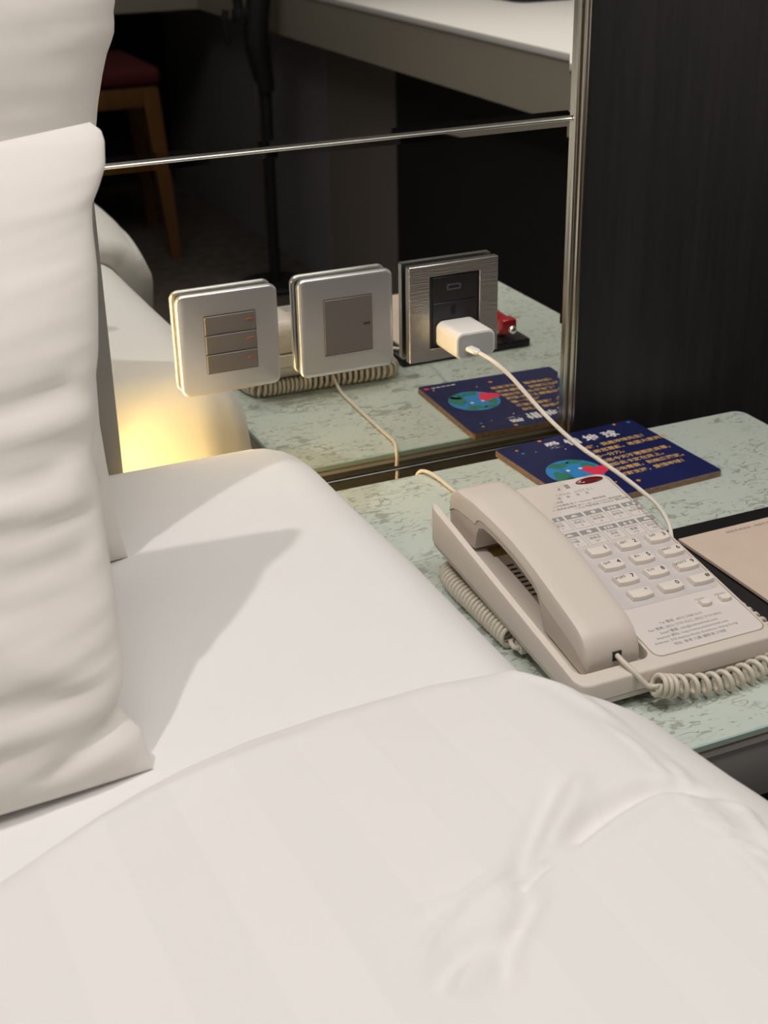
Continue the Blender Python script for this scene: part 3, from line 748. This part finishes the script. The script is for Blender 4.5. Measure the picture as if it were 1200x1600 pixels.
ctrl = [(.0070, -.4240, .5385), (.020, -.4250, .5345), (.038, -.4258, .5305), (.060, -.4265, .5285), (.090, -.4240, .5285), (.110, -.4205, .5285), (.1200, -.408, .5285), (.1215, -.385, .5285), (.1215, -.355, .5285), (.1205, -.32, .5285), (.1185, -.27, .5285), (.1165, -.225, .5285), (.108, -.2080, .5285), (.085, -.2065, .5285), (.04, -.2090, .5285), (0, -.2110, .5285), (-.024, -.2120, .5285), (-.0340, -.217, .5285), (-.0385, -.235, .5285), (-.0390, -.265, .5285), (-.0390, -.295, .5285), (-.0390, -.320, .5285)]
tail0 = smooth_path([(-.0070, -.3985, .5510), (-.0060, -.4060, .5490), (-.0020, -.4155, .5440), (.0030, -.4215, .5375), (.0065, -.4240, .5370)], .002)
tail1 = smooth_path([(-.0420, -.3245, .5290), (-.0425, -.3300, .5280), (-.0400, -.3315, .5275)], .002)
coil(bm, ctrl, .0062, lambda u: .0042 if u < .025 else (.0086 if u < .17 else (.0075 if u < .42 else (.0062 if u < .72 else .0046))), .00185, 1.2, tail0, tail1)
obj('cord', bm, CORD, cc, angle=80)

# line cord from the back of the phone over the table's rear edge
lc = thing('telephone_line_cord', 'thin cream line cord running from the phone over the table edge by the mirror', 'cord', (.04, -.1, .52))
bm = bmesh.new(); tube(bm, smooth_path([(.0440, -.2035, .5335), (.0440, -.185, .5235), (.0425, -.15, .5222), (.0410, -.11, .5222), (.0400, -.07, .5222), (.0385, -.045, .5232), (.0350, -.032, .5236), (.0320, -.0235, .5200), (.0310, -.0205, .508), (.0300, -.020, .45), (.0300, -.020, .20)], .003), .0017, 8)
obj('cord', bm, CORD, lc)

# ------------------------------------------------------------------ notice card
cd = thing('notice_card', 'navy printed notice board card with a globe and heart, under the cable', 'card', (.186, -.084, .52))
MC = Matrix.Translation((.186, -.084, .5202)) @ Matrix.Rotation(math.radians(2.6), 4, 'Z')
obj('board', plate(rrect(-.0745, .0745, -.067, .067, .003, 4), 0, .0052, .0003, MC), CORK, cd)
obj('printed_face', plate(rrect(-.0742, .0742, -.0667, .0667, .0028, 4), .0052, .0058, .0002, MC), NAVY, cd)
def CT(wx, wy, h=.00590):
    p = MC.inverted() @ Vector((wx, wy, .526)); return MC @ Matrix.Translation((p.x, p.y, h))
bm = bmesh.new()
for i, ch in enumerate('愛惜地球'): text_bm(bm, ch, .0150, CT(.1610 + .0198 * i, -.0365), 'CENTER', bold=.0004)
obj('title_text', bm, WHITEINK, cd, smooth=False)
bm = bmesh.new()
for s, y, x in (('你好，我是地球先生！', -.0545, .1785), ('感謝您惠顧，希望大家共同', -.0655, .1785), ('盡一分力。', -.0760, .1785), ('如您今天不需要換床單，', -.0865, .1785),
             ('請將此卡放在床上。', -.0965, .1785), ('如有需要，則無須擺放。', -.1070, .1785), ('謝謝支持，愛惜地球！', -.1180, .1785)):
    text_bm(bm, s, .0072, CT(x, y), 'LEFT', bold=.00015)
obj('body_text', bm, GOLDINK, cd, smooth=False)
gx, gy, gr = .1480, -.0945, .0255
gp = MC.inverted() @ Vector((gx, gy, .526)); MG = MC @ Matrix.Translation((gp.x, gp.y, 0))
def disc(cx, cy, rx, ry, n=40, wob=0, seed=0):
    return [(cx + rx * (1 + wob * noise.noise(Vector((math.cos(2 * math.pi * k / n) * 1.5, math.sin(2 * math.pi * k / n) * 1.5, seed)))) * math.cos(2 * math.pi * k / n),
             cy + ry * (1 + wob * noise.noise(Vector((math.cos(2 * math.pi * k / n) * 1.5 + 5, math.sin(2 * math.pi * k / n) * 1.5, seed)))) * math.sin(2 * math.pi * k / n)) for k in range(n)]
gl = obj('globe', plate(disc(0, 0, gr, gr, 48), .0057, .00600, .00005, MG), BLUEINK, cd, smooth=False)
for (x, y, rx, ry, s) in ((-.0150, -.006, .008, .012, 1), (-.006, .0175, .010, .0055, 2), (.010, .018, .008, .0045, 3), (-.012, -.0165, .008, .006, 4), (.016, .004, .006, .008, 5), (.004, -.019, .008, .0045, 6)):
    pts = []
    for px, py in disc(x, y, rx, ry, 26, .5, s):
        q = math.hypot(px, py); k = min(1, gr * .985 / q) if q else 1; pts.append((px * k, py * k))
    obj('continent', plate(pts, .0059, .00606, .00002, MG), GREENINK, gl, smooth=False)
for ex, ey in ((-.0045, .0045), (.0075, .0035)):
    obj('eye', plate(disc(ex, ey, .0018, .0018, 14), .0060, .00612, .00002, MG), WHITEINK, gl, smooth=False)
hp = []
for k in range(40):
    a = 2 * math.pi * k / 40
    hp.append((.0008 * 16 * math.sin(a) ** 3 * .92, .0008 * (13 * math.cos(a) - 5 * math.cos(2 * a) - 2 * math.cos(3 * a) - math.cos(4 * a))))
hrt = Matrix.Translation((.0175, -.0065, 0)) @ Matrix.Rotation(-.35, 4, 'Z')
bm = bmesh.new(); plate([tuple((hrt @ Vector((x, y, 0)))[:2]) for x, y in hp[::-1]], .0060, .00616, .00002, MG, bm); obj('heart', bm, REDINK, gl, smooth=False)
for (x, y, r, m_) in ((.125, -.032, .0018, STAR), (.154, -.022, .0024, STAR), (.236, -.018, .0020, STAR), (.1865, -.134, .0024, STAR), (.251, -.019, .0022, BLUEINK), (.127, -.040, .0018, BLUEINK), (.166, -.048, .0009, WHITEINK), (.139, -.042, .0009, STAR), (.125, -.138, .0016, STAR), (.168, -.128, .0012, STAR)):
    bm = bmesh.new(); star = [(r * (1 if k % 2 == 0 else .62) * math.cos(math.pi * k / 5), r * (1 if k % 2 == 0 else .62) * math.sin(math.pi * k / 5)) for k in range(10)]
    loft(bm, [[CT(x, y, .0058) @ Vector((a, b, 0)) for a, b in star], [CT(x, y, .0060) @ Vector((a, b, 0)) for a, b in star]]); obj('star', bm, m_, cd, smooth=False)
bm = bmesh.new(); loft(bm, [[CT(.1200, -.1440, z_) @ Vector((a, b, 0)) for a, b in disc(0, 0, .003, .0026, 12)] for z_ in (.0058, .0060)]); obj('red_mark', bm, REDINK, cd, smooth=False)
bm = bmesh.new()
for k in range(5): loft(bm, [[CT(.1275 + .0055 * k, -.1440, z_) @ Vector((a, b, 0)) for a, b in ((-.002, -.0008), (.002, -.0008), (.002, .0010), (-.002, .0010))] for z_ in (.0058, .0060)])
obj('small_print', bm, WHITEINK, cd, smooth=False)

# ------------------------------------------------------------------ stationery folder, paper, marker
fd = obj('desk_folder', box(.1325, .2860, -.440, -.2280, .5203, .5290, bev=.0015), LEATHER)
tag(fd, 'flat black leather folder at the right edge of the bedside table', 'folder')
pp = thing('note_paper', 'cream letterhead paper lying on the black folder', 'paper', (.2, -.33, .529))
pb = bmesh.new()
rr_ = []
n = 14
for j in range(n + 1):
    row = []
    for i in range(n + 1):
        x = .1460 + .122 * i / n; y = -.4320 + .1820 * j / n
        row.append((x, y, .5296 + .0010 * math.sin(math.pi * j / n) + .0006 * (i / n)))
    rr_.append(row)
loft(pb, rr_, False, False, closed=False)
geom = bmesh.ops.extrude_face_region(pb, geom=list(pb.faces)); 
for v in [g_ for g_ in geom['geom'] if isinstance(g_, bmesh.types.BMVert)]: v.co.z += .0022
bmesh.ops.recalc_face_normals(pb, faces=pb.faces)
sheet = obj('sheet', pb, PAPER, pp)
bm = bmesh.new(); s = 'NATHAN HOTEL'
for i, ch in enumerate(s):
    if ch != ' ': text_bm(bm, ch, .0042, Matrix.Translation((.1865 + .0038 * i, -.2585, .53305)) @ Matrix.Rotation(.03, 4, 'Z'), 'CENTER')
obj('letterhead', bm, GREYINK, pp, smooth=False)
mk = thing('marker_pen', 'stubby red marker with silver end on the black folder, seen in the mirror', 'pen', (.25, -.239, .54))
bm = bmesh.new(); cyl(bm, (.2680, -.305, .5425), (.2640, -.240, .5425), .0085, 18, .002); 
bm2 = bmesh.new(); add_box(bm2, .2550, .2730, -.2500, -.2345, .5340, .5510, bev=.003); obj('barrel', bm, REDPL, mk); obj('cap', bm2, REDPL, mk)
bm = bmesh.new(); bmesh.ops.create_uvsphere(bm, u_segments=18, v_segments=10, radius=.0048)
for v in bm.verts: v.co += Vector((.2650, -.2315, .5400))
obj('metal_end', bm, CHROME, mk)

# ------------------------------------------------------------------ the room seen in the mirror
dk = thing('desk', 'long white topped desk with beige apron, reflected in the upper mirror', 'desk', (1.1, -2.0, 0))
DX = .757
obj('desk_top', box(DX - .003, 1.495, -3.60, -.22, .6985, .7105, bev=.001), DESKM, dk)
obj('apron', box(DX, DX + .03, -2.93, -.22, .600, .698), APRON, dk)
obj('return_top', box(-.30, DX - .0035, -3.60, -2.93, .6985, .7105, bev=.001), DESKM, dk)
obj('return_apron', box(-.30, DX + .03, -2.96, -2.9305, .600, .698), APRON, dk)
obj('end_panel', box(.83, .86, -1.77, -.22, 0.001, .598), BLACK, dk)
obj('drawer_panel', box(.83, .86, -2.165, -1.7705, 0.001, .598), MIDGREY, dk)
obj('modesty_panel', box(.83, .86, -3.58, -2.1655, 0.001, .598), DKGREY, dk)
obj('rear_panel', box(-.30, .829, -3.60, -3.57, 0.001, .598), BLACK, dk)
obj('side_support', box(-.30, -.27, -3.569, -2.965, 0.001, .598), BLACK, dk)
tr = thing('desk_tray', 'dark navy glossy tray on the white desk, top of the mirror', 'tray', (1.2, -1.75, .7105))
bm = bmesh.new(); o = rrect(1.035, 1.40, -1.98, -1.605, .03, 6)
loft(bm, [[(x, y, .7108) for x, y in inset(o, .012)], [(x, y, .730) for x, y in o], [(x, y, .730) for x, y in inset(o, .008)], [(x, y, .716) for x, y in inset(o, .018)]]); obj('tray_body', bm, NAVYOBJ, tr)

ch = thing('swivel_chair', 'black curved chair back on a slim black pole, before the desk', 'chair', (.70, -2.235, 0))
bm = bmesh.new(); cyl(bm, (.70, -2.235, .012), (.70, -2.235, .50), .014, 16); obj('pole', bm, BLACK, ch)
bm = bmesh.new(); cyl(bm, (.676, -2.232, .14), (.676, -2.232, .50), .005, 12); obj('chrome_rod', bm, mat('dull_chrome', (.35, .32, .30), .3, 1), ch)
bm = bmesh.new(); cyl(bm, (.70, -2.235, .0005), (.70, -2.235, .013), .09, 40, .004); obj('round_base', bm, BLACK, ch)
bm = bmesh.new(); cp_ = smooth_path([(.701, -2.235, .478), (.697, -2.235, .51), (.690, -2.235, .55), (.684, -2.235, .60), (.688, -2.235, .65), (.695, -2.235, .69), (.710, -2.235, .76), (.715, -2.235, .86)], .015)
tube(bm, cp_, [.021 + .008 * min(1, i / 5) for i in range(len(cp_))], 16); obj('back_spine', bm, BLACK, ch)
obj('bracket', box(.630, .690, -2.250, -2.222, .640, .668, bev=.004), BLACK, ch)
bm = bmesh.new(); tube(bm, smooth_path([(.640, -2.235, .76), (.642, -2.235, .70), (.645, -2.235, .655)], .01), .012, 12); obj('lever_stem', bm, BLACK, ch)
bm = bmesh.new(); tube(bm, smooth_path([(.613, -2.235, .668), (.609, -2.235, .645), (.612, -2.235, .615), (.619, -2.235, .590)], .008), .0085, 12); obj('lever', bm, BLACK, ch)

st = thing('dining_chair', 'brown wooden chair with dark red padded seat, reflected at the left', 'chair', (.36, -2.82, 0))
def leg(x0, y0, x1, y1):
    bm = bmesh.new(); rings = []
    for z, f in ((0, 0), (.30, .66), (.445, 1)):
        cx_, cy_ = x0 + (x1 - x0) * f, y0 + (y1 - y0) * f; h = .014 + .008 * f
        rings.append([(cx_ - h, cy_ - h, z + .0005), (cx_ + h, cy_ - h, z + .0005), (cx_ + h, cy_ + h, z + .0005), (cx_ - h, cy_ + h, z + .0005)])
    loft(bm, rings); return obj('leg', bm, WOOD, st, smooth=False)
leg(.550, -2.610, .520, -2.640); leg(.590, -3.000, .555, -2.975); leg(.17, -2.610, .20, -2.640); leg(.15, -3.000, .18, -2.975)
obj('seat_rail', box(.20, .54, -2.660, -2.622, .400, .452, bev=.003), WOOD, st); obj('seat_rail', box(.20, .54, -2.99, -2.955, .400, .452, bev=.003), WOOD, st)
obj('seat_rail', box(.515, .545, -2.954, -2.661, .400, .452, bev=.003), WOOD, st); obj('seat_rail', box(.18, .21, -2.954, -2.661, .400, .452, bev=.003), WOOD, st)
obj('seat_cushion', box(.165, .552, -3.00, -2.610, .4525, .500, bev=.018, seg=4), REDCLOTH, st)
